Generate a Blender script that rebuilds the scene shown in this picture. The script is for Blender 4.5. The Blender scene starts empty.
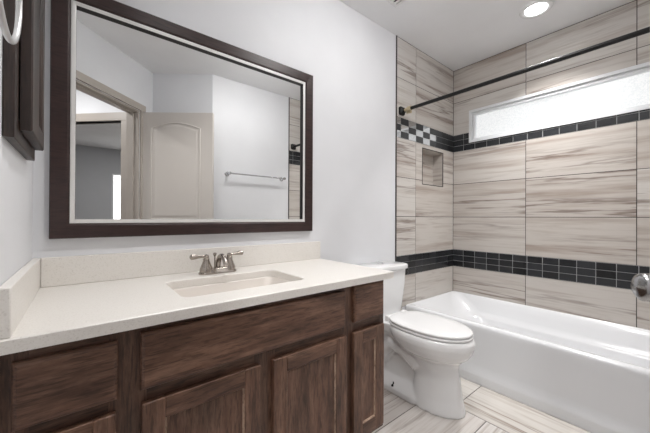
import bpy, bmesh, math, random
from mathutils import Vector, Matrix
random.seed(7)
S = bpy.context.scene
C = S.collection
PI = math.pi
L = 2.8626          # window wall
H = 2.4425          # ceiling height
D = 1.545           # depth of the room (opposite wall at y = -D)

# ------------------------------------------------------------------ camera
yaw, pitch, roll = .6833, .0031, .0047
F = Vector((math.sin(yaw), math.cos(yaw), 0)); R = Vector((math.cos(yaw), -math.sin(yaw), 0)); U = Vector((0, 0, 1))
F, U = F*math.cos(pitch)+U*math.sin(pitch), U*math.cos(pitch)-F*math.sin(pitch)
R, U = R*math.cos(roll)+U*math.sin(roll), U*math.cos(roll)-R*math.sin(roll)
cd = bpy.data.cameras.new('camera'); cam = bpy.data.objects.new('camera', cd); C.objects.link(cam)
m = Matrix((R, U, -F)).transposed().to_4x4(); m.translation = Vector((.1332, -1.4281, 1.045))
cam.matrix_world = m
cd.sensor_width = 36; cd.lens = 297.68/650*36; cd.clip_start = .01; cd.clip_end = 60
S.camera = cam
# ------------------------------------------------------------------ light and exposure
w = bpy.data.worlds.new('world'); S.world = w; w.use_nodes = True
w.node_tree.nodes['Background'].inputs[0].default_value = (.85, .92, 1, 1)
w.node_tree.nodes['Background'].inputs[1].default_value = 1.0
LAMP_BATH = 9.5      # watts of the recessed lamp over the tub
FILL_VANITY = 5.5  # unseen downlight over the vanity, added for brightness
FILL_DOME = 36.0           # radiance of an added ceiling dome that brightens the upper walls
FILL_HALL = 16.0  # unseen hallway downlight, added to light the room through the doorway
FILL_BED = 26.0  # unseen bedroom downlight, added to brighten the mirrored view
WINDOW_GLOW = .85
BED_WINDOW_GLOW = 2.5
S.view_settings.view_transform = 'Standard'; S.view_settings.look = 'None'
S.view_settings.gamma = 1; S.view_settings.use_curve_mapping = False
S.view_settings.exposure = -0.02

# ------------------------------------------------------------------ materials
def srgb(r, g, b):
    f = lambda c: (c/255/12.92) if c/255 <= .04045 else ((c/255+.055)/1.055)**2.4
    return (f(r), f(g), f(b), 1)
class Nt:
    def __init__(s, name):
        s.m = bpy.data.materials.new(name); s.m.use_nodes = True
        s.t = s.m.node_tree; s.b = s.t.nodes['Principled BSDF']
    def n(s, typ, **k):
        o = s.t.nodes.new(typ)
        for a, v in k.items(): setattr(o, a, v)
        return o
    def l(s, a, b): s.t.links.new(a, b)
    def coords(s, scale, offset_attr=False):
        tc = s.n('ShaderNodeTexCoord'); mp = s.n('ShaderNodeMapping'); mp.inputs['Scale'].default_value = scale
        out = tc.outputs['Object']
        if offset_attr:
            at = s.n('ShaderNodeAttribute', attribute_name='rnd'); ad = s.n('ShaderNodeVectorMath', operation='MULTIPLY_ADD')
            s.l(at.outputs['Color'], ad.inputs[0]); ad.inputs[1].default_value = (9, 9, 9); s.l(out, ad.inputs[2]); out = ad.outputs[0]
        s.l(out, mp.inputs['Vector']); return mp.outputs[0]
    def noise(s, vec, scale, detail=4, rough=.5, dist=0):
        n = s.n('ShaderNodeTexNoise'); s.l(vec, n.inputs['Vector'])
        n.inputs['Scale'].default_value = scale; n.inputs['Detail'].default_value = detail
        n.inputs['Roughness'].default_value = rough; n.inputs['Distortion'].default_value = dist
        return n.outputs['Fac']
    def ramp(s, fac, stops):
        r = s.n('ShaderNodeValToRGB'); e = r.color_ramp.elements
        e[0].position, e[0].color = stops[0]; e[1].position, e[1].color = stops[-1]
        for p, c in stops[1:-1]:
            x = e.new(p); x.color = c
        s.l(fac, r.inputs[0]); return r.outputs[0]
    def mix(s, fac, a, b, mode='MIX'):
        x = s.n('ShaderNodeMix', data_type='RGBA', blend_type=mode)
        if isinstance(fac, (int, float)): x.inputs[0].default_value = fac
        else: s.l(fac, x.inputs[0])
        for i, v in ((6, a), (7, b)):
            if isinstance(v, tuple): x.inputs[i].default_value = v
            else: s.l(v, x.inputs[i])
        return x.outputs[2]
    def bump(s, fac, strength, dist=.001):
        b = s.n('ShaderNodeBump'); b.inputs['Strength'].default_value = strength; b.inputs['Distance'].default_value = dist
        s.l(fac, b.inputs['Height']); s.l(b.outputs[0], s.b.inputs['Normal'])
def plain(name, col, rough=.5, metal=0, emit=0, spec=.5, coat=0):
    t = Nt(name); b = t.b; b.inputs['Base Color'].default_value = col; b.inputs['Roughness'].default_value = rough
    b.inputs['Metallic'].default_value = metal; b.inputs['Specular IOR Level'].default_value = spec
    b.inputs['Coat Weight'].default_value = coat; b.inputs['Coat Roughness'].default_value = .05
    if emit: b.inputs['Emission Color'].default_value = (1, 1, 1, 1); b.inputs['Emission Strength'].default_value = emit
    return t.m
def paint(name, col, rough=.55, scale=160, strength=.25):
    t = Nt(name); v = t.coords((1, 1, 1))
    n = t.noise(v, scale, 3, .6)
    n2 = t.noise(v, 3, 3, .5)
    c2 = tuple(x*.95 for x in col[:3])+(1,)
    t.l(t.ramp(n2, [(.3, c2), (.7, col)]), t.b.inputs['Base Color'])
    t.b.inputs['Roughness'].default_value = rough; t.bump(n, strength, .002); return t.m
def marble(name, scale, light=(209, 205, 200), mid=(180, 169, 161), dark=(120, 102, 93), rough=.3):
    """stone with long wavy parallel veins: scale is small along the veins, 1 across them"""
    t = Nt(name)
    v = t.coords(scale, True)
    wv = t.noise(v, 1.3, 3, .5)                      # slow waviness shared by the veins
    wv2 = t.noise(v, 6, 2, .5)
    ad = t.n('ShaderNodeMath', operation='MULTIPLY_ADD'); t.l(wv2, ad.inputs[0]); ad.inputs[1].default_value = .10; t.l(wv, ad.inputs[2])
    sc = t.n('ShaderNodeMath', operation='MULTIPLY'); t.l(ad.outputs[0], sc.inputs[0]); sc.inputs[1].default_value = .19
    cb = t.n('ShaderNodeCombineXYZ')
    for k in range(3): t.l(sc.outputs[0], cb.inputs[k])
    mul = t.n('ShaderNodeVectorMath', operation='ADD'); t.l(v, mul.inputs[0]); t.l(cb.outputs[0], mul.inputs[1])
    v2 = mul.outputs[0]
    broad = t.noise(v2, 9, 4, .6)
    fine = t.noise(v2, 46, 4, .65)
    vein = t.noise(v2, 15, 5, .55)
    a = t.ramp(broad, [(.30, srgb(*mid)), (.43, srgb(*light)), (.58, srgb(*light)), (.70, srgb(*mid))])
    a = t.mix(1.0, a, t.ramp(fine, [(.30, srgb(234, 230, 227)), (.5, (1, 1, 1, 1))]), 'MULTIPLY')
    sub = t.n('ShaderNodeMath', operation='SUBTRACT'); t.l(vein, sub.inputs[0]); sub.inputs[1].default_value = .5
    ab = t.n('ShaderNodeMath', operation='ABSOLUTE'); t.l(sub.outputs[0], ab.inputs[0])
    ln = t.ramp(ab.outputs[0], [(0, (1, 1, 1, 1)), (.012, (.75, .75, .75, 1)), (.045, (0, 0, 0, 1))])
    gate = t.noise(v, 7, 2, .5); gr = t.ramp(gate, [(.44, (0, 0, 0, 1)), (.62, (.8, .8, .8, 1))])
    mv = t.mix(1.0, ln, gr, 'MULTIPLY')
    sepv = t.n('ShaderNodeSeparateColor'); t.l(mv, sepv.inputs[0])
    c = t.mix(sepv.outputs[0], a, srgb(*dark))
    at = t.n('ShaderNodeAttribute', attribute_name='rnd')
    sp = t.n('ShaderNodeSeparateColor'); t.l(at.outputs['Color'], sp.inputs[0])
    tone = t.ramp(sp.outputs[2], [(0, srgb(238, 234, 231)), (1, (1, 1, 1, 1))])
    c = t.mix(1.0, c, tone, 'MULTIPLY')
    t.l(c, t.b.inputs['Base Color']); t.b.inputs['Roughness'].default_value = rough
    return t.m
def wood(name, scale, c0, c1, c2, rough=.42, blotch=1.0):
    t = Nt(name); v = t.coords(scale)
    g = t.noise(v, 38, 7, .78, 0); fine = t.noise(v, 170, 2, .6); big = t.noise(t.coords(tuple(max(.35, x) for x in scale)), 10, 5, .65)
    col = t.ramp(g, [(.30, srgb(*c0)), (.5, srgb(*c1)), (.70, srgb(*c2))])
    col = t.mix(1.0, col, t.ramp(fine, [(.36, (.55, .53, .52, 1)), (.5, (1, 1, 1, 1))]), 'MULTIPLY')
    col = t.mix(blotch, col, t.ramp(big, [(.36, (.50, .48, .47, 1)), (.58, (1, 1, 1, 1))]), 'MULTIPLY')
    t.l(col, t.b.inputs['Base Color']); t.b.inputs['Roughness'].default_value = rough
    t.bump(g, .15, .001); return t.m
M = {}
M['wall'] = paint('white wall paint', srgb(231, 232, 235))
M['ceiling'] = paint('white ceiling paint', srgb(240, 240, 241), .7, 110, .35)
M['bedroom'] = paint('grey bedroom paint', srgb(186, 187, 190))
M['marble_wall'] = marble('striped stone wall tile', (.05, .05, 1))
M['marble_floor_x'] = marble('striped stone floor tile across', (.045, 1, 1), (222, 219, 216), (200, 193, 187), (140, 125, 115), .22)
M['marble_floor_y'] = marble('striped stone floor tile along tub', (1, .045, 1), (218, 214, 208), (184, 172, 161), (136, 118, 105), .22)
M['grout'] = plain('dark grey grout', srgb(66, 61, 59), .85)
M['grout_light'] = plain('light grout', srgb(196, 196, 196), .85)
M['mosaic'] = None
M['cab_v'] = wood('dark stained wood upright grain', (1, 1, .10), (80, 52, 41), (118, 86, 69), (152, 119, 99))
M['cab_h'] = wood('dark stained wood level grain', (.10, 1, 1), (80, 52, 41), (118, 86, 69), (152, 119, 99))
M['cab_dark'] = wood('espresso stained wood', (1, 1, .09), (36, 24, 20), (48, 33, 28), (70, 52, 43))
M['cab_frame_shaded'] = wood('stained frame wood darkened for recess shade', (1, 1, .10), (66, 43, 34), (100, 72, 57), (138, 107, 89))  # shade of the recessed face frame is put into its colour
M['cab_frame_shaded_h'] = wood('stained rail wood darkened for recess shade', (.10, 1, 1), (64, 42, 33), (94, 67, 53), (128, 99, 82))  # rails carry the same recess shade in their colour
M['cab_edge_lit'] = wood('stained wood edge paled for caught light', (1, 1, .3), (140, 112, 94), (176, 150, 130), (200, 176, 156), .4, .5)  # pale tone paints the light caught by the panel bevels
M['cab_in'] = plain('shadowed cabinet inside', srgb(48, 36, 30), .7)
M['frame'] = wood('espresso mirror frame wood', (.1, 1, 1), (44, 29, 27), (54, 36, 34), (62, 43, 40), .32, .3)
M['silver'] = plain('silver liner', srgb(226, 225, 223), .3, .25)
M['dark'] = plain('dark recess', srgb(24, 22, 22), .5)
M['glass_mirror'] = plain('mirror silvering', (.90, .905, .90, 1), .0, 1)
M['ceramic'] = plain('white glazed ceramic', srgb(236, 236, 236), .12, 0, 0, .5, .3)
M['tub'] = plain('white tub enamel', srgb(228, 229, 231), .16, 0, 0, .5, .25)
M['seat'] = plain('white plastic seat', srgb(238, 238, 238), .22)
M['chrome'] = plain('chrome', (.62, .62, .63, 1), .16, 1)
M['knob'] = plain('brushed door hardware', srgb(168, 168, 168), .22, 1)
M['satin'] = plain('satin silver metal', srgb(205, 205, 205), .38, .75)
M['nickel'] = plain('brushed nickel', srgb(176, 168, 160), .26, 1)
M['black'] = plain('black metal', srgb(26, 25, 25), .35, .4)
M['brass'] = plain('pale brass collar', srgb(190, 176, 146), .45, .3)
M['trimpaint'] = plain('greige trim paint', srgb(176, 168, 160), .4)
M['doorpaint'] = plain('greige door paint', srgb(206, 200, 194), .42)
M['pvc'] = plain('white window frame', srgb(226, 228, 230), .35)
M['carpet'] = paint('beige carpet', srgb(160, 150, 140), .95, 300, .8)
M['lens'] = plain('lamp lens', (1, 1, 1, 1), .5, 0, 9)
M['bed_glow'] = plain('daylit blind slats', (1, 1, 1, 1), .6, 0, BED_WINDOW_GLOW)
M['red'] = plain('chrome knob neck', srgb(150, 130, 120), .3, 1)
t = Nt('cream stone worktop'); v = t.coords((1, 1, 1)); n = t.noise(v, 260, 2, .5); n2 = t.noise(v, 6, 3, .5)
c = t.ramp(n, [(.28, srgb(216, 211, 205)), (.42, srgb(229, 225, 219)), (.7, srgb(232, 228, 223))])
t.l(c, t.b.inputs['Base Color']); t.b.inputs['Roughness'].default_value = .36; M['counter'] = t.m
# glass mosaic: black-grey chips, colour by chip, gloss by chip
t = Nt('dark mosaic chips'); at = t.n('ShaderNodeAttribute', attribute_name='rnd'); sp = t.n('ShaderNodeSeparateColor'); t.l(at.outputs['Color'], sp.inputs[0])
t.l(t.ramp(sp.outputs[0], [(0, srgb(26, 27, 29)), (1, srgb(50, 52, 55))]), t.b.inputs['Base Color'])
mr = t.n('ShaderNodeMapRange'); t.l(sp.outputs[1], mr.inputs[0]); mr.inputs[3].default_value = .05; mr.inputs[4].default_value = .5
t.l(mr.outputs[0], t.b.inputs['Roughness']); ir = t.n('ShaderNodeMapRange'); t.l(sp.outputs[1], ir.inputs[0]); ir.inputs[2].default_value = .3; ir.inputs[3].default_value = 6.5; ir.inputs[4].default_value = 1.5; t.l(ir.outputs[0], t.b.inputs['IOR']); M['mosaic'] = t.m
# frosted daylit glass
t = Nt('frosted glass with daylight'); v = t.coords((1, 1, 1)); n = t.noise(v, 110, 2, .6)
t.l(t.ramp(n, [(.35, (.86, .875, .885, 1)), (.6, (1, 1, 1, 1))]), t.b.inputs['Emission Color'])
t.b.inputs['Emission Strength'].default_value = WINDOW_GLOW; t.b.inputs['Base Color'].default_value = (.12, .13, .13, 1)
t.b.inputs['Roughness'].default_value = .3; t.bump(n, .3); M['frost'] = t.m

# ------------------------------------------------------------------ helpers
def tag(o, label, cat, group=None):
    o['label'] = label; o['category'] = cat
    if group: o['group'] = group
    return o
def thing(name, loc, label, cat, group=None):
    o = bpy.data.objects.new(name, None); C.objects.link(o); o.location = loc; o.empty_display_size = .05
    return tag(o, label, cat, group)
def obj(name, bm, mats, parent=None, smooth=None, structure=False, bevel=0, segs=2):
    """link a bmesh built in world coordinates as one mesh object"""
    if parent is not None:
        off = parent.location.copy(); pp = parent.parent
        while pp is not None: off += pp.location; pp = pp.parent
        bmesh.ops.translate(bm, verts=bm.verts, vec=-off)
    bmesh.ops.recalc_face_normals(bm, faces=bm.faces)
    me = bpy.data.meshes.new(name); bm.to_mesh(me); bm.free()
    for mm in (mats if isinstance(mats, (list, tuple)) else [mats]): me.materials.append(mm)
    o = bpy.data.objects.new(name, me); C.objects.link(o)
    if parent is not None: o.parent = parent
    if structure and parent is None: o['kind'] = 'structure'
    if smooth is not None:
        me.shade_smooth()
        if smooth < 180: me.set_sharp_from_angle(angle=math.radians(smooth))
    if bevel:
        b = o.modifiers.new('bevel', 'BEVEL'); b.width = bevel; b.segments = segs; b.limit_method = 'ANGLE'; b.angle_limit = math.radians(40)
        me.shade_smooth(); me.set_sharp_from_angle(angle=math.radians(50))
    return o
def B(): return bmesh.new()
def box(bm, x0, x1, y0, y1, z0, z1, mi=0, rnd=None, M4=None):
    P = [(x, y, z) for x in (x0, x1) for y in (y0, y1) for z in (z0, z1)]
    if M4 is not None: P = [M4 @ Vector(p) for p in P]
    V = [bm.verts.new(p) for p in P]
    fs = [bm.faces.new([V[i] for i in q]) for q in ((0, 1, 3, 2), (4, 6, 7, 5), (0, 4, 5, 1), (2, 3, 7, 6), (0, 2, 6, 4), (1, 5, 7, 3))]
    for f in fs: f.material_index = mi
    if rnd is not None:
        la = bm.loops.layers.float_color.get('rnd') or bm.loops.layers.float_color.new('rnd')
        for f in fs:
            for lp in f.loops: lp[la] = (*rnd, 1)
    return V
def prism(bm, pts, y0, y1, axis='y', mi=0):
    f = {'y': lambda a, b, c: (a, c, b), 'z': lambda a, b, c: (a, b, c), 'x': lambda a, b, c: (c, a, b)}[axis]
    A = [bm.verts.new(f(a, b, y0)) for a, b in pts]; Bv = [bm.verts.new(f(a, b, y1)) for a, b in pts]
    n = len(pts); fs = [bm.faces.new(A), bm.faces.new(Bv[::-1])]
    for i in range(n): fs.append(bm.faces.new([A[i], Bv[i], Bv[(i+1) % n], A[(i+1) % n]]))
    for q in fs: q.material_index = mi
def loft(bm, rings, cap0=True, cap1=True, closed=True):
    V = [[bm.verts.new(p) for p in r] for r in rings]; n = len(V[0])
    for a, b in zip(V, V[1:]):
        for i in range(n if closed else n-1):
            bm.faces.new([a[i], a[(i+1) % n], b[(i+1) % n], b[i]])
    if cap0: bm.faces.new(V[0][::-1])
    if cap1: bm.faces.new(V[-1])
    return V
def rr(x0, x1, y0, y1, r, z, n=6):
    out = []
    for cx, cy, a0 in ((x1-r, y1-r, 0), (x0+r, y1-r, 90), (x0+r, y0+r, 180), (x1-r, y0+r, 270)):
        for k in range(n+1):
            a = math.radians(a0+90*k/n); out.append((cx+r*math.cos(a), cy+r*math.sin(a), z))
    return out
def tube(bm, pts, rad, seg=12, caps=True):
    pts = [Vector(p) for p in pts]; n = len(pts)
    rad = rad if isinstance(rad, (list, tuple)) else [rad]*n
    rings = []; up = None
    for i, p in enumerate(pts):
        d = (pts[min(i+1, n-1)]-pts[max(i-1, 0)]).normalized()
        if up is None: up = d.orthogonal().normalized()
        up = (up-d*up.dot(d)).normalized(); s = d.cross(up)
        rings.append([p+(up*math.cos(2*PI*k/seg)+s*math.sin(2*PI*k/seg))*rad[i] for k in range(seg)])
    loft(bm, rings, caps, caps)
def lathe(bm, prof, center, axis=Vector((0, 0, 1)), seg=24):
    axis = Vector(axis).normalized(); a = axis.orthogonal().normalized(); b = axis.cross(a); c = Vector(center)
    rings = [[c+axis*h+(a*math.cos(2*PI*k/seg)+b*math.sin(2*PI*k/seg))*max(r, 1e-4) for k in range(seg)] for r, h in prof]
    loft(bm, rings)
def torus(bm, c, axis, R0, r, seg=40, s2=10):
    axis = Vector(axis).normalized(); a = axis.orthogonal().normalized(); b = axis.cross(a); c = Vector(c)
    V = []
    for i in range(seg):
        t_ = 2*PI*i/seg; d = a*math.cos(t_)+b*math.sin(t_)
        V.append([bm.verts.new(c+d*(R0+r*math.cos(2*PI*k/s2))+axis*r*math.sin(2*PI*k/s2)) for k in range(s2)])
    for i in range(seg):
        for k in range(s2):
            bm.faces.new([V[i][k], V[(i+1) % seg][k], V[(i+1) % seg][(k+1) % s2], V[i][(k+1) % s2]])
def rect_sweep(bm, x0, x1, z0, z1, prof, P=lambda u, v, d: (u, d, v), closed=True):
    """mitred moulding: prof = [(inset, depth)...] swept round a rectangle"""
    V = []
    for i, d in prof:
        V.append([bm.verts.new(P(*q)) for q in ((x0+i, z0+i, d), (x1-i, z0+i, d), (x1-i, z1-i, d), (x0+i, z1-i, d))])
    n = len(V)
    for k in range(n if closed else n-1):
        a, b = V[k], V[(k+1) % n]
        for j in range(4): bm.faces.new([a[j], a[(j+1) % 4], b[(j+1) % 4], b[j]])
def subtract(r, h):
    """rectangle r minus hole h, both (u0,u1,v0,v1)"""
    u0, u1, v0, v1 = r; a0, a1, b0, b1 = h
    if a0 >= u1 or a1 <= u0 or b0 >= v1 or b1 <= v0: return [r]
    o = []
    if v0 < b0: o.append((u0, u1, v0, b0))
    if v1 > b1: o.append((u0, u1, b1, v1))
    c0, c1 = max(v0, b0), min(v1, b1)
    if u0 < a0: o.append((u0, a0, c0, c1))
    if u1 > a1: o.append((a1, u1, c0, c1))
    return o
def seg_wall(name, p0, p1, thick, z0=0, z1=H, holes=(), mat=None, side=1):
    """wall from p0 to p1, its room face on that line, body on the side away from the room"""
    p0 = Vector((*p0, 0)); p1 = Vector((*p1, 0)); d = (p1-p0); ln = d.length; d.normalize(); nrm = Vector((d.y, -d.x, 0))*side
    M4 = Matrix((d, nrm, Vector((0, 0, 1)))).transposed().to_4x4(); M4.translation = p0
    rs = [(0, ln, z0, z1)]
    for h in holes: rs = [q for r in rs for q in subtract(r, h)]
    bm = B()
    for u0, u1, v0, v1 in rs: box(bm, u0, u1, 0, thick, v0, v1, M4=M4)
    return obj(name, bm, mat or M['wall'], structure=True), M4

# ------------------------------------------------------------------ room shell
NICHE = (2.345, 2.673, 1.330, 1.632)
WIN = (-1.37, -.153, 1.730, 2.022)
T = .12
wall_back, _ = seg_wall('wall_back', (-T, 0), (L+T, 0), T, holes=[(NICHE[0]+T, NICHE[1]+T, NICHE[2], NICHE[3])], side=-1)
wall_right, _ = seg_wall('wall_right', (L+.004, -D-T), (L+.004, 0), T, holes=[(WIN[0]+D+T, WIN[1]+D+T, WIN[2], WIN[3])], side=1)
wall_left, _ = seg_wall('wall_left', (0, 0), (0, -1.30), T, side=1)
wall_front, _ = seg_wall('wall_front', (1.114, -D), (L+T, -D), T, side=1)
wall_nook, _ = seg_wall('wall_nook', (.659, -1.899), (1.114, -D), T, side=1)
# diagonal wall with the doorway the picture was taken from
PA = Vector((0, -1.24, 0)); PB = Vector((.659, -1.899, 0)); dlen = (PB-PA).length
s0, s1 = .045, .752
DH = 2.012
wall_door, MD = seg_wall('wall_doorway', (0, -1.24), (.659, -1.899), T, holes=[(s0, s1, -.01, DH)], side=1)
bm = B(); box(bm, -2.6, L+T, -6.4, T, H, H+.1); obj('ceiling', bm, M['ceiling'], structure=True)
bm = B(); box(bm, -2.6, L+T, -6.4, T, -.12, -.012); obj('floor', bm, M['carpet'], structure=True)

# ---- tiled floor of the bathroom
def tilemesh(bm, rects, fn, gap=.0013, rnd=None, holes=(), tilt=0):
    for r in rects:
        q = (r[0]+gap, r[1]-gap, r[2]+gap, r[3]-gap)
        rs = [q]
        for h in holes: rs = [z for x in rs for z in subtract(x, h)]
        c = rnd(r) if rnd else (random.random(), random.random(), random.random())
        for z in rs: fn(bm, z, c)
def poly_cut(bm, co, no):
    g = bm.verts[:]+bm.edges[:]+bm.faces[:]
    bmesh.ops.bisect_plane(bm, geom=g, plane_co=co, plane_no=no, clear_outer=True)
def floor_tiles(name, rects, mat, par):
    bm = B(); tilemesh(bm, rects, lambda b, z, c: box(b, z[0], z[1], z[2], z[3], -.008, 0, 0, c), .0022)
    poly_cut(bm, (0, -1.29, 0), (-1, -1, 0))
    return obj(name, bm, mat, par)
bm = B(); box(bm, 0, L, -1.95, 0, -.011, -.0012); poly_cut(bm, (0, -1.29, 0), (-1, -1, 0))
ft = obj('floor_tiling', bm, M['grout'], structure=True)
rects = []
for i, y1 in enumerate((0, -.155, -.46, -.765, -1.07, -1.375, -1.68)):
    y0 = (-.155, -.46, -.765, -1.07, -1.375, -1.68, -1.95)[i]
    off = (0, .17, 0, .33, 0, .3, 0)[i]
    for k in range(-1, 4):
        a, b = 1.75-off-.61*k-.61, 1.75-off-.61*k
        if k == -1: a, b = 1.75-off, 1.75
        a = max(a, 0); b = min(b, 1.75)
        if b-a > .02: rects.append((a, b, y0, y1))
floor_tiles('stone_tiles', rects, M['marble_floor_x'], ft)
floor_tiles('border_tiles', [(1.75, 2.10, y0, y1) for y1, y0 in ((0, -.605), (-.605, -1.215), (-1.215, -1.545))]+[(2.1, L, -D, 0)], M['marble_floor_y'], ft)

# ---- tiled tub surround
rows = [.347, .5927, .7487, 1.055, 1.3613, 1.668, 1.824, 2.130, H-.0025]
BAND = (1, 5)
def surround(prefix, fn, cols, parent, holes=(), extra=(), lo=.347):
    """fn(bm, rect, rnd, depth0, depth1, material index)"""
    rects = []
    for k in range(8):
        if k in BAND: continue
        for a, b in zip(cols, cols[1:]): rects.append((a, b, rows[k], rows[k+1]))
    rects += list(extra)
    bm = B()
    lay = bm.loops.layers.float_color.new('rnd')
    for g in subtract_all([(cols[0], cols[-1]+.003, rows[0], H)]+[tuple(e) for e in extra], holes): fn(bm, g, (0, 0, 0), 0, .0025, 1)
    tilemesh(bm, rects, lambda b, z, c: fn(b, z, c, .0005, .004, 0), .0022, holes=holes)
    return obj('stone_tiling', bm, [M['marble_wall'], M['grout']], parent)
def subtract_all(rs, holes):
    for h in holes: rs = [q for r in rs for q in subtract(r, h)]
    return rs
def mosaic(name, fn, u_start, u_end, z0, z1, parent, cell=.1018, gloss=None, holes=(), sgn=1):
    bm = B(); bm.loops.layers.float_color.new('rnd')
    a, b = min(u_start, u_end), max(u_start, u_end)
    for g in subtract_all([(a, b, z0, z1)], holes): fn(bm, g, (0, 0, 0), .0008, .0036, 1)
    n = int(abs(u_end-u_start)/cell)+1; h = (z1-z0)/3
    for i in range(n):
        p = u_start+(u_end-u_start)/abs(u_end-u_start)*cell*i; q = u_start+(u_end-u_start)/abs(u_end-u_start)*cell*(i+1)
        p0, p1 = max(min(p, q), a), min(max(p, q), b)
        if p1-p0 < .006: continue
        for k in range(3):
            gl = gloss(i, k) if gloss else .35+.3*random.random()
            c = (random.random(), gl, 0)
            for z in subtract_all([(p0+.0016, p1-.0016, z0+h*k+.0016, z0+h*(k+1)-.0016)], holes):
                fn(bm, z, c, .001, .0055, 0)
    return obj(name, bm, [M['mosaic'], M['grout_light']], parent)
fb = lambda bm, r, c, d0, d1, mi: box(bm, r[0], r[1], -d1, -d0, r[2], r[3], mi, c)
fr = lambda bm, r, c, d0, d1, mi: box(bm, L+.004-d1, L+.004-d0, r[0], r[1], r[2], r[3], mi, c)
ff = lambda bm, r, c, d0, d1, mi: box(bm, r[0], r[1], -D+d0, -D+d1, r[2], r[3], mi, c)
XT = 1.998
surround('back', fb, [XT, L-.6115, L-.003], wall_back, holes=[NICHE], extra=[(XT, 2.075, 0, .347)])
surround('right', fr, [-D, -1.2115, -.600, -.003], wall_right, holes=[WIN])
surround('front', ff, [XT, L-.6115, L], wall_front, extra=[(XT, 2.075, 0, .347)])
chk = lambda i, k: (.0 if (i+k) % 2 == 0 else .55) if i >= 3 else .5+.3*random.random()
mosaic('mosaic_band', fb, L, XT, rows[5], rows[6], wall_back, gloss=chk)
mosaic('mosaic_band', fb, L, XT, rows[1], rows[2], wall_back)
mosaic('mosaic_band', fr, 0, -D, rows[5], rows[6], wall_right, holes=[WIN])
mosaic('mosaic_band', fr, 0, -D, rows[1], rows[2], wall_right)
mosaic('mosaic_band', ff, L, XT, rows[5], rows[6], wall_front)
mosaic('mosaic_band', ff, L, XT, rows[1], rows[2], wall_front)
for par, y0, y1 in ((wall_back, -.0065, 0), (wall_front, -D, -D+.0065)):
    bm = B(); box(bm, XT-.009, XT+.0005, y0, y1, 0, H); obj('tile_edge_strip', bm, plain('dark bronze edge strip', srgb(84, 78, 76), .4, .6), par)
# niche lining
nx0, nx1, nz0, nz1 = NICHE; nd = .095
bm = B(); bm.loops.layers.float_color.new('rnd')
box(bm, nx0, nx1, nd-.006, nd, nz0, nz1, 0, (.3, .7, .2)); box(bm, nx0-.001, nx0+.006, 0, nd, nz0, nz1, 0, (.1, .2, .9))
box(bm, nx1-.006, nx1+.001, 0, nd, nz0, nz1, 0, (.6, .4, .3)); box(bm, nx0, nx1, 0, nd, nz0-.001, nz0+.006, 0, (.8, .9, .9)); box(bm, nx0, nx1, 0, nd, nz1-.006, nz1+.001, 0, (.5, .1, .4))
obj('niche_lining', bm, M['marble_wall'], wall_back)
bm = B(); rect_sweep(bm, nx0-.004, nx1+.004, nz0-.004, nz1+.004, [(0, -.0015), (0, -.006), (.006, -.006), (.006, .003)])
obj('niche_edge_strip', bm, M['grout'], wall_back)

# ---- window over the tub
PX = lambda u, v, d: (L+d, u, v)
bm = B()
rect_sweep(bm, WIN[0], WIN[1], WIN[2], WIN[3], [(0, .06), (0, -.008), (.020, -.008), (.022, -.004), (.024, .014), (.026, .014), (.026, .06)], PX)
win = obj('window_1', bm, M['pvc'], structure=True)
bm = B(); rect_sweep(bm, WIN[0]+.026, WIN[1]-.026, WIN[2]+.016, WIN[3]-.026, [(0, .06), (0, .010), (.004, .006), (.018, .006), (.024, .028), (.024, .06)], PX)
obj('window_sash', bm, M['pvc'], win)
bm = B(); box(bm, L+.032, L+.036, WIN[0]+.04, WIN[1]-.04, WIN[2]+.02, WIN[3]-.04)
obj('window_pane', bm, M['frost'], win)

# ---- doorway casing, jambs and door leaf
def lbox(bm, M4, u0, u1, n0, n1, z0, z1): box(bm, u0, u1, n0, n1, z0, z1, M4=M4)
bm = B(); e = .062
lbox(bm, MD, s1+.004, s1+e, -.016, .0, 0, DH+e)
lbox(bm, MD, -.0, s1+e, -.018, .0, DH+.004, DH+e)
lbox(bm, MD, .003, s0-.004, -.016, 0, 0, DH+.004)
lbox(bm, MD, s1+.004, s1+e, T, T+.016, 0, DH+e); lbox(bm, MD, s0-e, s1+e, T, T+.018, DH+.004, DH+e); lbox(bm, MD, s0-e, s0-.004, T, T+.016, 0, DH)
obj('trim_1', bm, M['trimpaint'], structure=True, bevel=.003)
bm = B()
lbox(bm, MD, s0-.001, s0+.014, 0, T, 0, DH); lbox(bm, MD, s1-.014, s1+.001, 0, T, 0, DH); lbox(bm, MD, s0, s1, 0, T, DH-.014, DH+.001)
lbox(bm, MD, s1-.024, s1-.014, .04, .075, 0, DH-.014); lbox(bm, MD, s0+.014, s0+.024, .04, .075, 0, DH-.014); lbox(bm, MD, s0+.014, s1-.014, .04, .075, DH-.024, DH-.014)
obj('trim_2', bm, M['trimpaint'], structure=True, bevel=.002)
hp = Vector((.531, -1.800, 0)); fe = Vector((1.061, -1.373, 0))
dd = (fe-hp).normalized(); dn = Vector((dd.y, -dd.x, 0)); dw = (fe-hp).length
MF = Matrix((dd, dn, Vector((0, 0, 1)))).transposed().to_4x4(); MF.translation = hp
door = thing('door_1', (0, 0, 0), '', ''); del door['label']; del door['category']; door['kind'] = 'structure'
bm = B(); lbox(bm, MF, 0, dw, 0, .035, .012, 2.008); obj('door_leaf', bm, M['doorpaint'], door, bevel=.002)
def arch_outline(u0, u1, z0, z1, rise, n=14):
    pts = [(u0, z0), (u1, z0), (u1, z1)]
    for k in range(1, n):
        s = k/n; u = u1+(u0-u1)*s; pts.append((u, z1+rise*math.sin(PI*s)**1.0*(1-.0)))
    pts.append((u0, z1)); return pts
bm = B()
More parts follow.
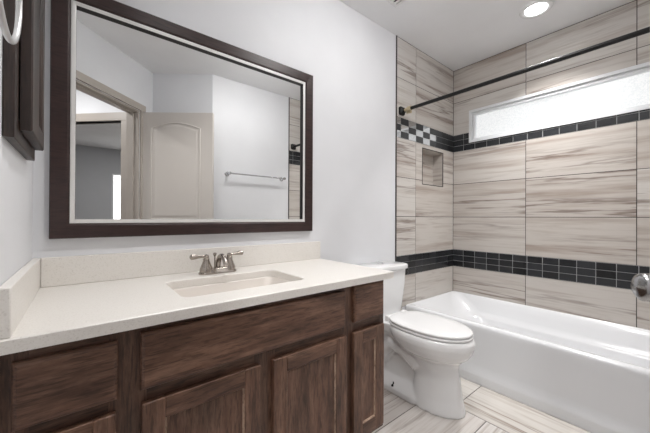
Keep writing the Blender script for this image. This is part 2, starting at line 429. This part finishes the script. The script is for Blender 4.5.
for side, nn in ((-1, 0), (1, .035)):
    for (u0, u1, z0, z1, rise) in ((.118, dw-.118, 1.02, 1.86, .05), (.118, dw-.118, .22, .86, 0.0)):
        ol = arch_outline(u0, u1, z0, z1, rise)
        P = [MF @ Vector((u, nn, z)) for u, z in ol]
        tube(bm, P+[P[0]], .0065, 8)
        inn = arch_outline(u0+.035, u1-.035, z0+.035, z1-.03, rise)
        A = [MF @ Vector((u, nn+side*.004, z)) for u, z in inn]; ou = arch_outline(u0+.015, u1-.015, z0+.015, z1-.015, rise)
        Bq = [MF @ Vector((u, nn-side*.001, z)) for u, z in ou]
        loft(bm, [Bq, A], False, True)
obj('door_moulding', bm, M['doorpaint'], door)
kc = MF @ Vector((dw-.072, 0, .914))
bm = B(); lathe(bm, [(.0, -.001), (.033, -.001), (.033, .004), (.026, .010), (.012, .013), (.0115, .030), (.018, .036), (.026, .044), (.0270, .054), (.026, .063), (.017, .070), (0, .072)], kc, -dn, 28)
obj('door_knob', bm, M['knob'], door, smooth=60)
kc2 = MF @ Vector((dw-.072, .035, .914))
bm = B(); lathe(bm, [(.0, -.001), (.033, -.001), (.033, .004), (.026, .010), (.012, .013), (.0115, .030), (.018, .036), (.026, .044), (.0270, .054), (.026, .063), (.017, .070), (0, .072)], kc2, dn, 28)
obj('door_knob', bm, M['knob'], door, smooth=60)
for z in (.25, 1.02, 1.8):
    bm = B(); tube(bm, [hp+Vector((-.004, .006, z-.045)), hp+Vector((-.004, .006, z+.045))], .006); obj('hinge', bm, M['nickel'], door)
# ---- hallway and bedroom seen in the mirror through the doorway
# hall wall at right angles to the doorway, with a second cased opening
h0 = Vector((.66, -1.94)); h1 = Vector((-1.35, -3.95))
hw, MH = seg_wall('wall_hall', (.66, -1.94), (-1.35, -3.95), .06, holes=[(.32, 1.12, -.01, 2.0)], side=-1)
bm = B()
lbox(bm, MH, .25, .32, -.016, .076, 0, 2.0); lbox(bm, MH, 1.12, 1.19, -.016, .076, 0, 2.0); lbox(bm, MH, .25, 1.19, -.018, .078, 2.0, 2.08)
obj('trim_3', bm, M['trimpaint'], structure=True, bevel=.003)
seg_wall('wall_hall_end', (-1.35, -3.95), (-2.45, -2.85), .1, side=-1)
seg_wall('wall_hall_left', (-2.45, -2.85), (-T-.0, -.55), .1, side=-1)
BW = (.60, 1.16, .6, 1.93)
seg_wall('wall_bedroom_far', (L, -6.15), (-2.4, -6.15), .1, holes=[(L-BW[1], L-BW[0], BW[2], BW[3])], mat=M['bedroom'], side=-1)
seg_wall('wall_bedroom_right', (L, -D-T), (L, -6.15), .1, mat=M['bedroom'], side=-1)
seg_wall('wall_bedroom_left', (-2.4, -3.95), (-2.4, -6.15), .1, mat=M['bedroom'], side=1)
bm = B(); rect_sweep(bm, BW[0], BW[1], BW[2], BW[3], [(-.0, -6.25), (0, -6.14), (.03, -6.14), (.03, -6.25)])
w2 = obj('window_2', bm, M['pvc'], structure=True)
bm = B()
for k in range(26):
    z = BW[2]+.04+k*(BW[3]-BW[2]-.07)/25
    box(bm, BW[0]+.03, BW[1]-.03, -6.20, -6.185, z-.023, z+.023)
obj('window_blind', bm, M['bed_glow'], w2)

# ------------------------------------------------------------------ bathtub
tub = thing('bathtub', (2.46, -.77, 0), 'white alcove bathtub with a plain front apron below the tiled window wall', 'bathtub')
bm = B(); ya, yb = -D+.0045, -.0045; xr = L-.001
o = [rr(2.128, xr, ya, yb, .004, .354, 8), rr(2.140, xr-.001, ya+.001, yb-.001, .006, .3575, 8), rr(2.158, xr-.006, ya+.02, yb-.008, .03, .3570, 8), rr(2.168, xr-.012, ya+.035, yb-.018, .06, .352, 8),
     rr(2.176, xr-.022, ya+.055, yb-.035, .09, .335, 8), rr(2.186, xr-.036, ya+.08, yb-.065, .13, .295, 8), rr(2.198, xr-.056, ya+.10, yb-.11, .16, .245, 8), rr(2.202, xr-.068, ya+.105, yb-.14, .17, .215, 8),
     rr(2.206, xr-.082, ya+.11, yb-.165, .17, .206, 8), rr(2.210, xr-.088, ya+.115, yb-.18, .17, .192, 8), rr(2.225, xr-.105, ya+.13, yb-.24, .16, .12, 8), rr(2.26, xr-.14, ya+.16, yb-.29, .14, .078, 8), rr(2.32, xr-.2, ya+.22, yb-.36, .1, .068, 8)]
loft(bm, o, False, True)
obj('basin', bm, M['tub'], tub, smooth=80)
bm = B()
prof = [(2.068, 0), (2.068, .046), (2.071, .058), (2.079, .072), (2.090, .088), (2.096, .110), (2.108, .22), (2.114, .315), (2.117, .338), (2.121, .349), (2.128, .3545), (2.134, .357), (2.134, .30), (2.12, .0)]
prism(bm, prof, ya, yb, 'y'); obj('apron', bm, M['tub'], tub, smooth=40)
bm = B(); lathe(bm, [(0, 0), (.034, 0), (.034, .005), (.02, .009), (0, .009)], (2.52, ya+.26, .069)); obj('drain', bm, M['chrome'], tub, smooth=40)
bm = B(); lathe(bm, [(0, 0), (.036, 0), (.034, .008), (.0, .012)], (2.52, ya+.092, .255), (0, 1, .18)); obj('overflow_cover', bm, M['chrome'], tub, smooth=40)

# ------------------------------------------------------------------ toilet
tx = 1.688
toi = thing('toilet', (tx, -.38, 0), 'white two-piece toilet with its lid down, between the vanity and the bathtub', 'toilet')
def egg(cx, cy, hw, lf, lb, z, n=40, pw=2.0, pb=2.3):
    """elongated plan: lf = length forward (-y), lb = length backward"""
    out = []
    for k in range(n):
        a = 2*PI*k/n; c, s = math.cos(a), math.sin(a); p = pw if s < 0 else pb
        x = hw*math.copysign(abs(c)**(2/p), c); y = (lf if s < 0 else lb)*math.copysign(abs(s)**(2/p), s)
        out.append((cx+x, cy+y, z))
    return out
bm = B()
# bowl and front column
loft(bm, [egg(tx, -.50, .115, .182, .12, 0), egg(tx, -.50, .113, .180, .12, .02), egg(tx, -.50, .102, .168, .11, .07), egg(tx, -.50, .093, .158, .10, .15), egg(tx, -.49, .089, .156, .11, .22), egg(tx, -.485, .094, .164, .12, .255),
          egg(tx, -.48, .122, .192, .15, .285), egg(tx, -.475, .152, .224, .17, .305), egg(tx, -.47, .171, .246, .20, .335), egg(tx, -.47, .181, .256, .22, .368), egg(tx, -.47, .179, .254, .23, .392), egg(tx, -.47, .170, .243, .23, .408)])
# rear pedestal and foot
loft(bm, [rr(tx-.122, tx+.122, -.48, -.07, .05, 0), rr(tx-.120, tx+.120, -.48, -.075, .05, .03), rr(tx-.10, tx+.10, -.47, -.09, .05, .05), rr(tx-.062, tx+.062, -.47, -.10, .05, .09),
          rr(tx-.060, tx+.060, -.47, -.10, .05, .24), rr(tx-.10, tx+.10, -.47, -.08, .05, .33), rr(tx-.125, tx+.125, -.47, -.05, .04, .36), rr(tx-.13, tx+.13, -.47, -.045, .04, .408)])
# outlet channel bulging on both sides
for s in (-1, 1):
    tube(bm, [(tx+s*.06, -.44, .20), (tx+s*.068, -.36, .27), (tx+s*.068, -.27, .28), (tx+s*.068, -.20, .21), (tx+s*.070, -.16, .12), (tx+s*.07, -.15, .02)], [.042, .046, .046, .044, .044, .046], 12)
b_ = obj('bowl', bm, M['ceramic'], toi)
md = b_.modifiers.new('remesh', 'REMESH'); md.mode = 'VOXEL'; md.voxel_size = .006; md.use_smooth_shade = True
sm = b_.modifiers.new('smooth', 'SMOOTH'); sm.factor = .5; sm.iterations = 5
def slab_rings(f, z0, z1, r=.006):
    return [f(r, z0), f(r*.3, z0+r*.3), f(0, z0+r), f(0, z1-r), f(r*.3, z1-r*.3), f(r, z1)]
ring = lambda ins, z: egg(tx, -.475, .163-ins, .240-ins, .225-ins, z, 48, 2.05, 3.0)
bm = B(); loft(bm, slab_rings(ring, .410, .423, .005)); obj('seat', bm, M['seat'], toi, smooth=60)
ring2 = lambda ins, z: egg(tx, -.475, .161-ins, .238-ins, .225-ins, z, 48, 2.05, 3.0)
bm = B(); rg = slab_rings(ring2, .426, .441, .006); rg.append(egg(tx, -.475, .10, .17, .16, .4435, 48, 2.05, 3.0)); loft(bm, rg); obj('lid', bm, M['seat'], toi, smooth=60)
for s in (-1, 1):
    bm = B(); loft(bm, [rr(tx+s*.075-.025, tx+s*.075+.025, -.262, -.228, .012, .408), rr(tx+s*.075-.025, tx+s*.075+.025, -.262, -.228, .012, .434), rr(tx+s*.075-.02, tx+s*.075+.02, -.257, -.233, .01, .440)])
    obj('hinge_cap', bm, M['seat'], toi, smooth=50)
bm = B()
loft(bm, [rr(tx-.150, tx+.150, -.180, -.030, .045, .402), rr(tx-.165, tx+.165, -.185, -.020, .05, .43), rr(tx-.185, tx+.185, -.197, -.014, .05, .60), rr(tx-.190, tx+.190, -.200, -.012, .05, .700)])
obj('tank', bm, M['ceramic'], toi, smooth=50)
bm = B(); tl = lambda ins, z: rr(tx-.200+ins, tx+.200-ins, -.212+ins, -.008-ins, .05, z)
rg = slab_rings(tl, .698, .731, .008); loft(bm, rg); obj('tank_lid', bm, M['ceramic'], toi, smooth=50)
bm = B(); lathe(bm, [(0, 0), (.022, 0), (.022, .005), (.018, .007), (0, .0065)], (1.715, -.088, .7305)); obj('flush_button', bm, M['chrome'], toi, smooth=40)
for s in (-1, 1):
    bm = B(); lathe(bm, [(0, -.01), (.016, -.01), (.014, .004), (.005, .010), (.004, .022), (0, .023)], (tx+s*.100, -.30, .036)); obj('floor_bolt', bm, M['black'], toi, smooth=40)

# ------------------------------------------------------------------ vanity cabinet
van = thing('vanity_cabinet', (.61, -.27, 0), 'dark brown stained wooden vanity cabinet of doors and drawers below the white worktop', 'cabinet')
yf = -.53; ZT = .768
bm = B()
def stile(x0, x1, z0=.085, z1=ZT): box(bm, x0, x1, yf, yf+.02, z0, z1)
stile(.002, .045); stile(.185, .265); stile(.57, .645); stile(.95, 1.022); stile(1.185, 1.216)
obj('upright_stiles', bm, M['cab_frame_shaded'], van, bevel=.001)
bm = B()
box(bm, .03, 1.2, yf+.001, yf+.019, .73, ZT); box(bm, .03, 1.2, yf+.001, yf+.019, .575-.02, .575+.04); box(bm, .03, 1.2, yf+.001, yf+.019, .085, .13)
obj('level_rails', bm, M['cab_frame_shaded_h'], van)
bm = B()
box(bm, 1.200, 1.216, yf+.02, -.002, .085, ZT); box(bm, .002, .018, yf+.02, -.002, .085, ZT); box(bm, .018, 1.2, yf+.02, -.002, .085, .1)
box(bm, .018, 1.2, -.014, -.002, .1, ZT)
obj('carcass', bm, M['cab_v'], van)
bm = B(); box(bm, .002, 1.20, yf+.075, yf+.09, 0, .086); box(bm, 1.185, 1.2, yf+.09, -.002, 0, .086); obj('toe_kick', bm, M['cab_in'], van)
def drawer(x0, x1, z0=.604, z1=.750):
    bm = B(); rect_sweep(bm, x0, x1, z0, z1, [(0, yf), (0, yf-.013), (.003, yf-.0165), (.009, yf-.0195)], closed=False)
    box(bm, x0+.0089, x1-.0089, yf-.0195, yf, z0+.0089, z1-.0089)
    obj('drawer_front', bm, M['cab_h'], van)
drawer(.021, .202, .598, .740); drawer(.250, .962, .601, .747); drawer(1.012, 1.198, .606, .757)
def cdoor(x0, x1, z0=.113, z1=.566, st=.054):
    d = B()
    yo = yf-.020
    box(d, x0, x0+st, yo, yf-.0005, z0, z1); box(d, x1-st, x1, yo, yf-.0005, z0, z1)
    o = obj('cabinet_door', d, M['cab_v'], van, bevel=.003)
    d = B(); box(d, x0+st, x1-st, yo+.0003, yf-.0005, z1-st, z1); obj('door_rail', d, M['cab_h'], o, bevel=.0015)
    d = B(); box(d, x0+st, x1-st, yo+.0003, yf-.0005, z0, z0+st); obj('door_rail', d, M['cab_h'], o, bevel=.0015)
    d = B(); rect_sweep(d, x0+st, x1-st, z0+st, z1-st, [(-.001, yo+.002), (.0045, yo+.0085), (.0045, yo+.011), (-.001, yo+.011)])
    obj('panel_moulding', d, M['cab_edge_lit'], o)
    d = B(); box(d, x0+st, x1-st, yo+.010, yf-.004, z0+st, z1-st)
    obj('door_panel', d, M['cab_v'], o)
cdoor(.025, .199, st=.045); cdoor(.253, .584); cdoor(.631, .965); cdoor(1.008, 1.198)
# ------------------------------------------------------------------ worktop, sink, faucet
ct = thing('countertop', (.62, -.28, .768), 'cream stone worktop with low splash upstands on top of the brown vanity', 'countertop')
SX0, SX1, SY0, SY1 = .374, .832, -.455, -.172
bm = B(); n = 8
o_t = lambda z, i=0: rr(.001+i, 1.246-i, -.566+i, -.001-i*0, .003, z, n)
ih = lambda z, i=0: rr(SX0-i, SX1+i, SY0-i, SY1+i, .035, z, n)
loft(bm, [ih(.768), ih(.795), ih(.798, .003), o_t(.798, .003), o_t(.795), o_t(.768), ih(.768)], False, False)
bmesh.ops.remove_doubles(bm, verts=bm.verts, dist=1e-5)
obj('slab', bm, M['counter'], ct, smooth=30)
bm = B(); box(bm, .0225, 1.246, -.0205, -.001, .7982, .9005); obj('backsplash', bm, M['counter'], ct, bevel=.0025)
bm = B(); box(bm, .001, .022, -.562, -.001, .7982, .9005); obj('side_splash', bm, M['counter'], ct, bevel=.0025)
sk = thing('sink', (.592, -.316, .66), 'cream rectangular basin sunk into the worktop in front of the faucet', 'sink')
bm = B(); q = lambda i, z, r: rr(SX0+i, SX1-i, SY0+i, SY1-i, r, z, n)
loft(bm, [q(-.012, .766, .045), q(.0005, .767, .035), q(.003, .76, .04), q(.012, .73, .05), q(.026, .705, .05), q(.05, .690, .06), q(.11, .684, .02)], False, True)
obj('basin', bm, plain('cream sink glaze', srgb(224, 217, 210), .35), sk, smooth=80)
bm = B(); lathe(bm, [(0, 0), (.024, 0), (.024, .003), (.012, .005), (0, .005)], (.592, -.316, .6845)); obj('drain', bm, M['nickel'], sk, smooth=40)

fx, fy, fz = .600, -.105, .7985
fa = thing('faucet', (fx, fy, fz), 'brushed nickel two-handle bathroom faucet standing behind the sink', 'faucet')
bm = B(); g = lambda hx, hy, z, r: rr(fx-hx, fx+hx, fy-hy, fy+hy, r, fz+z)
loft(bm, [g(.082, .028, 0, .027), g(.082, .028, .006, .027), g(.074, .023, .011, .022), g(.070, .021, .019, .020), g(.066, .018, .023, .017)])
obj('base_plate', bm, M['nickel'], fa, smooth=50)
for s in (-1, 1):
    c = (fx+s*.051, fy, fz+.018)
    bm = B(); lathe(bm, [(.0, -.008), (.027, -.008), (.0265, .004), (.0225, .014), (.0165, .030), (.0125, .042), (.014, .043), (.014, .047), (.011, .050), (.012, .056), (.009, .064), (.0, .067)], c, seg=20)
    h = obj('handle', bm, M['nickel'], fa, smooth=50)
    p = Vector((fx+s*.051, fy, fz+.076))
    dr = Vector((s*1.0, .12, .06)).normalized() if s > 0 else Vector((-1.0, -.1, .02)).normalized()
    bm = B(); tube(bm, [p, p+dr*.02, p+dr*.035, p+dr*.05, p+dr*.064, p+dr*.068], [.005, .006, .0075, .0105, .0115, .007], 12)
    obj('lever', bm, M['nickel'], h, smooth=50)
bm = B()
pts = []; rad = []
for k in range(15):
    a = PI*.86*k/14
    pts.append((fx, fy-.052+.052*math.cos(a)+.004, fz+.018+.060*math.sin(a)+.001*k*0)); rad.append(.0120-.0022*k/14)
pts.insert(0, (fx, fy+.004, fz+.008)); rad.insert(0, .016); 
tube(bm, pts, rad, 16); obj('spout', bm, M['nickel'], fa, smooth=60)
bm = B(); lathe(bm, [(0, 0), (.004, 0), (.003, .008), (.003, .060), (.0065, .064), (.008, .070), (.0075, .074), (0, .077)], (fx-.006, fy+.024, fz+.010), seg=16); obj('lift_rod', bm, M['nickel'], fa, smooth=50)

# ------------------------------------------------------------------ framed wall mirror
mx0, mx1, mz0, mz1 = .0428, 1.1815, .9655, 1.8789
mi = thing('wall_mirror', (.61, -.01, mz0), 'large rectangular wall mirror in a dark espresso frame above the sink', 'mirror')
bm = B(); rect_sweep(bm, mx0, mx1, mz0, mz1, [(0, -.0015), (0, -.024), (.004, -.027), (.046, -.025), (.051, -.021), (.054, -.021), (.054, -.0015)])
obj('frame', bm, M['frame'], mi)
bm = B(); rect_sweep(bm, mx0+.054, mx1-.054, mz0+.054, mz1-.054, [(0, -.0015), (0, -.0215), (.004, -.023), (.010, -.0225), (.0145, -.0215), (.0147, -.021)], closed=False)
obj('silver_liner', bm, M['silver'], mi)
bm = B(); rect_sweep(bm, mx0+.054, mx1-.054, mz0+.054, mz1-.054, [(.0147, -.0212), (.0150, -.0212), (.0150, -.0065), (.0147, -.0065)])
obj('liner_edge', bm, M['dark'], mi)
bm = B(); box(bm, mx0+.05, mx1-.05, -.0065, -.003, mz0+.05, mz1-.05); obj('mirror_glass', bm, M['glass_mirror'], mi)

# ------------------------------------------------------------------ cabinet set in the left wall
mc = thing('medicine_cabinet', (.0, -.34, 1.213), 'dark wooden medicine cabinet on the left wall, beside the framed mirror', 'cabinet')
PL = lambda u, v, d: (d, u, v)
bm = B(); rect_sweep(bm, -.515, -.165, 1.213, 2.05, [(0, .001), (0, .019), (.05, .019), (.05, .001)], PL); obj('face_frame', bm, M['cab_dark'], mc, bevel=.0015)
bm = B(); rect_sweep(bm, -.455, -.185, 1.243, 2.02, [(0, .0205), (0, .038), (.004, .041), (.045, .041), (.052, .034), (.052, .0205)], PL)
dr_ = obj('cabinet_door', bm, M['cab_dark'], mc)
bm = B(); box(bm, .0205, .034, -.41, -.23, 1.29, 1.975); obj('door_panel', bm, M['cab_dark'], dr_)

# ------------------------------------------------------------------ towel ring
tr = thing('towel_ring', (0, -.90, 1.44), 'silver towel ring hanging on the left wall near the dark medicine cabinet', 'towel ring')
bm = B(); lathe(bm, [(0, .001), (.026, .001), (.026, .006), (.018, .012), (.011, .016), (.010, .050), (.014, .055), (.014, .066), (0, .07)], (0, -.90, 1.447), (1, 0, 0)); obj('wall_post', bm, M['satin'], tr, smooth=50)
bm = B(); torus(bm, (.060, -.90, 1.355), (1, .0, 0), .088, .0036, 48, 12); obj('ring', bm, M['satin'], tr, smooth=60)

# ------------------------------------------------------------------ towel bar on the opposite wall
tb = thing('towel_bar', (1.578, -D, 1.48), 'chrome towel bar on the opposite white wall, seen in the mirror', 'towel bar')
for x in (1.262, 1.893):
    bm = B(); lathe(bm, [(0, .001), (.024, .001), (.024, .006), (.014, .012), (.010, .018), (.010, .055), (.015, .060), (.015, .080), (.0, .083)], (x, -D, 1.48), (0, 1, 0)); obj('bracket', bm, M['chrome'], tb, smooth=50)
bm = B(); tube(bm, [(1.262, -D+.07, 1.48), (1.893, -D+.07, 1.48)], .008); obj('bar', bm, M['chrome'], tb, smooth=60)

# ------------------------------------------------------------------ shower rod
RX, RZ = 2.05, 1.873
sr = thing('shower_rod', (RX, -D/2, RZ), 'straight black shower curtain rod crossing above the bathtub, wall to wall', 'shower rod')
bm = B(); tube(bm, [(RX, -D+.03, RZ), (RX, -.095, RZ)], .0125, 20); obj('rod', bm, M['black'], sr, smooth=60)
for y, d in ((-.006, -1), (-D+.006, 1)):
    bm = B(); loft(bm, [[(a, y+d*h, c) for a, c, _ in rr(RX-w_, RX+w_, RZ-w_, RZ+w_, w_*.45, 0)] for w_, h in ((.032, 0), (.032, .012), (.026, .020), (.018, .026), (.016, .036))])
    obj('end_flange', bm, M['black'], sr, smooth=40)
bm = B(); tube(bm, [(RX, -.040, RZ), (RX, -.058, RZ), (RX, -.060, RZ), (RX, -.075, RZ), (RX, -.077, RZ), (RX, -.097, RZ)], [.012, .012, .016, .016, .019, .019], 20)
tube(bm, [(RX+.012, -.05, RZ-.02), (RX+.012, -.09, RZ-.024)], .009, 10)
obj('collar', bm, M['brass'], sr, smooth=50)['label'] = 'pale brass collar'

# ------------------------------------------------------------------ recessed tub lamp, added fill lamps, fan grille
def downlight(x, y, label, watts, spread=180):
    o = thing('ceiling_light', (x, y, H), label, 'ceiling light')
    bm = B(); 
    pr_ = [(.062, .0), (.064, -.004), (.080, -.009), (.092, -.006), (.094, -.0005), (.09, 0)]
    rings = [[(x+r*math.cos(2*PI*k/40), y+r*math.sin(2*PI*k/40), H+h) for k in range(40)] for r, h in pr_]
    loft(bm, rings, False, False); obj('trim_ring', bm, M['seat'], o, smooth=50)
    bm = B(); lathe(bm, [(0, -.0035), (.063, -.0035), (.063, -.001), (0, -.001)], (x, y, H), seg=40); obj('lens', bm, M['lens'], o)
    ld = bpy.data.lights.new('lamp', 'AREA'); ld.shape = 'DISK'; ld.size = .13; ld.spread = math.radians(spread); ld.energy = watts; ld.color = (1, .985, .975)
    lo = bpy.data.objects.new('lamp', ld); C.objects.link(lo); lo.parent = o; lo.location = (0, 0, -.012)
    return o
downlight(2.472, -.775, 'round recessed ceiling light above the bathtub', LAMP_BATH, 100)
downlight(.55, -.80, 'added unseen recessed fill light above the vanity, outside the picture', FILL_VANITY, 115)
dl = thing('fill_dome_light', (1.38, -.80, H), 'added unseen dome fill light on the middle of the bathroom ceiling, outside the picture', 'ceiling light')
bm = B(); lathe(bm, [(0, -.018), (.175, -.018), (.185, -.012), (.185, -.0005), (0, -.0005)], (1.38, -.80, H), seg=40); obj('pan', bm, M['seat'], dl, smooth=40)
GM = plain('added glowing fill dome', (1, 1, 1, 1), .5, 0, FILL_DOME); GM.node_tree.nodes['Principled BSDF'].inputs['Emission Color'].default_value = (1, .985, .97, 1)
bm = B(); lathe(bm, [(0, -.092), (.05, -.091), (.10, -.082), (.14, -.063), (.162, -.04), (.168, -.0185), (0, -.0185)], (1.38, -.80, H), seg=40); obj('dome', bm, GM, dl, smooth=50)
downlight(-.42, -2.05, 'added unseen recessed fill light in the hallway outside the door', FILL_HALL)
downlight(.9, -4.3, 'added unseen recessed fill light in the grey bedroom', FILL_BED)
ev = thing('exhaust_vent', (1.575, -.35, H), 'white slatted exhaust fan grille on the ceiling above the toilet', 'vent')
PC = lambda u, v, d: (u, v, d)
bm = B(); rect_sweep(bm, 1.425, 1.728, -.50, -.197, [(0, H-.0005), (0, H-.008), (.006, H-.014), (.022, H-.014), (.022, H-.0005)], PC); obj('grille_frame', bm, M['seat'], ev)
bm = B(); box(bm, 1.445, 1.71, -.48, -.215, H-.002, H-.0006); obj('fan_cavity', bm, M['dark'], ev)
for k in range(9):
    x = 1.462+k*.0285
    bm = B(); box(bm, x-.007, x+.007, -.48, -.215, H-.0125, H-.0095); obj('slat', bm, M['seat'], ev)
# baseboard pieces beyond the toilet
bm = B(); box(bm, 1.216, XT-.01, -.012, -.0005, 0, .09); obj('baseboard_back', bm, M['pvc'], structure=True, bevel=.003)
bm = B(); box(bm, 1.125, XT-.01, -D+.0005, -D+.012, 0, .09); obj('baseboard_front', bm, M['pvc'], structure=True, bevel=.003)
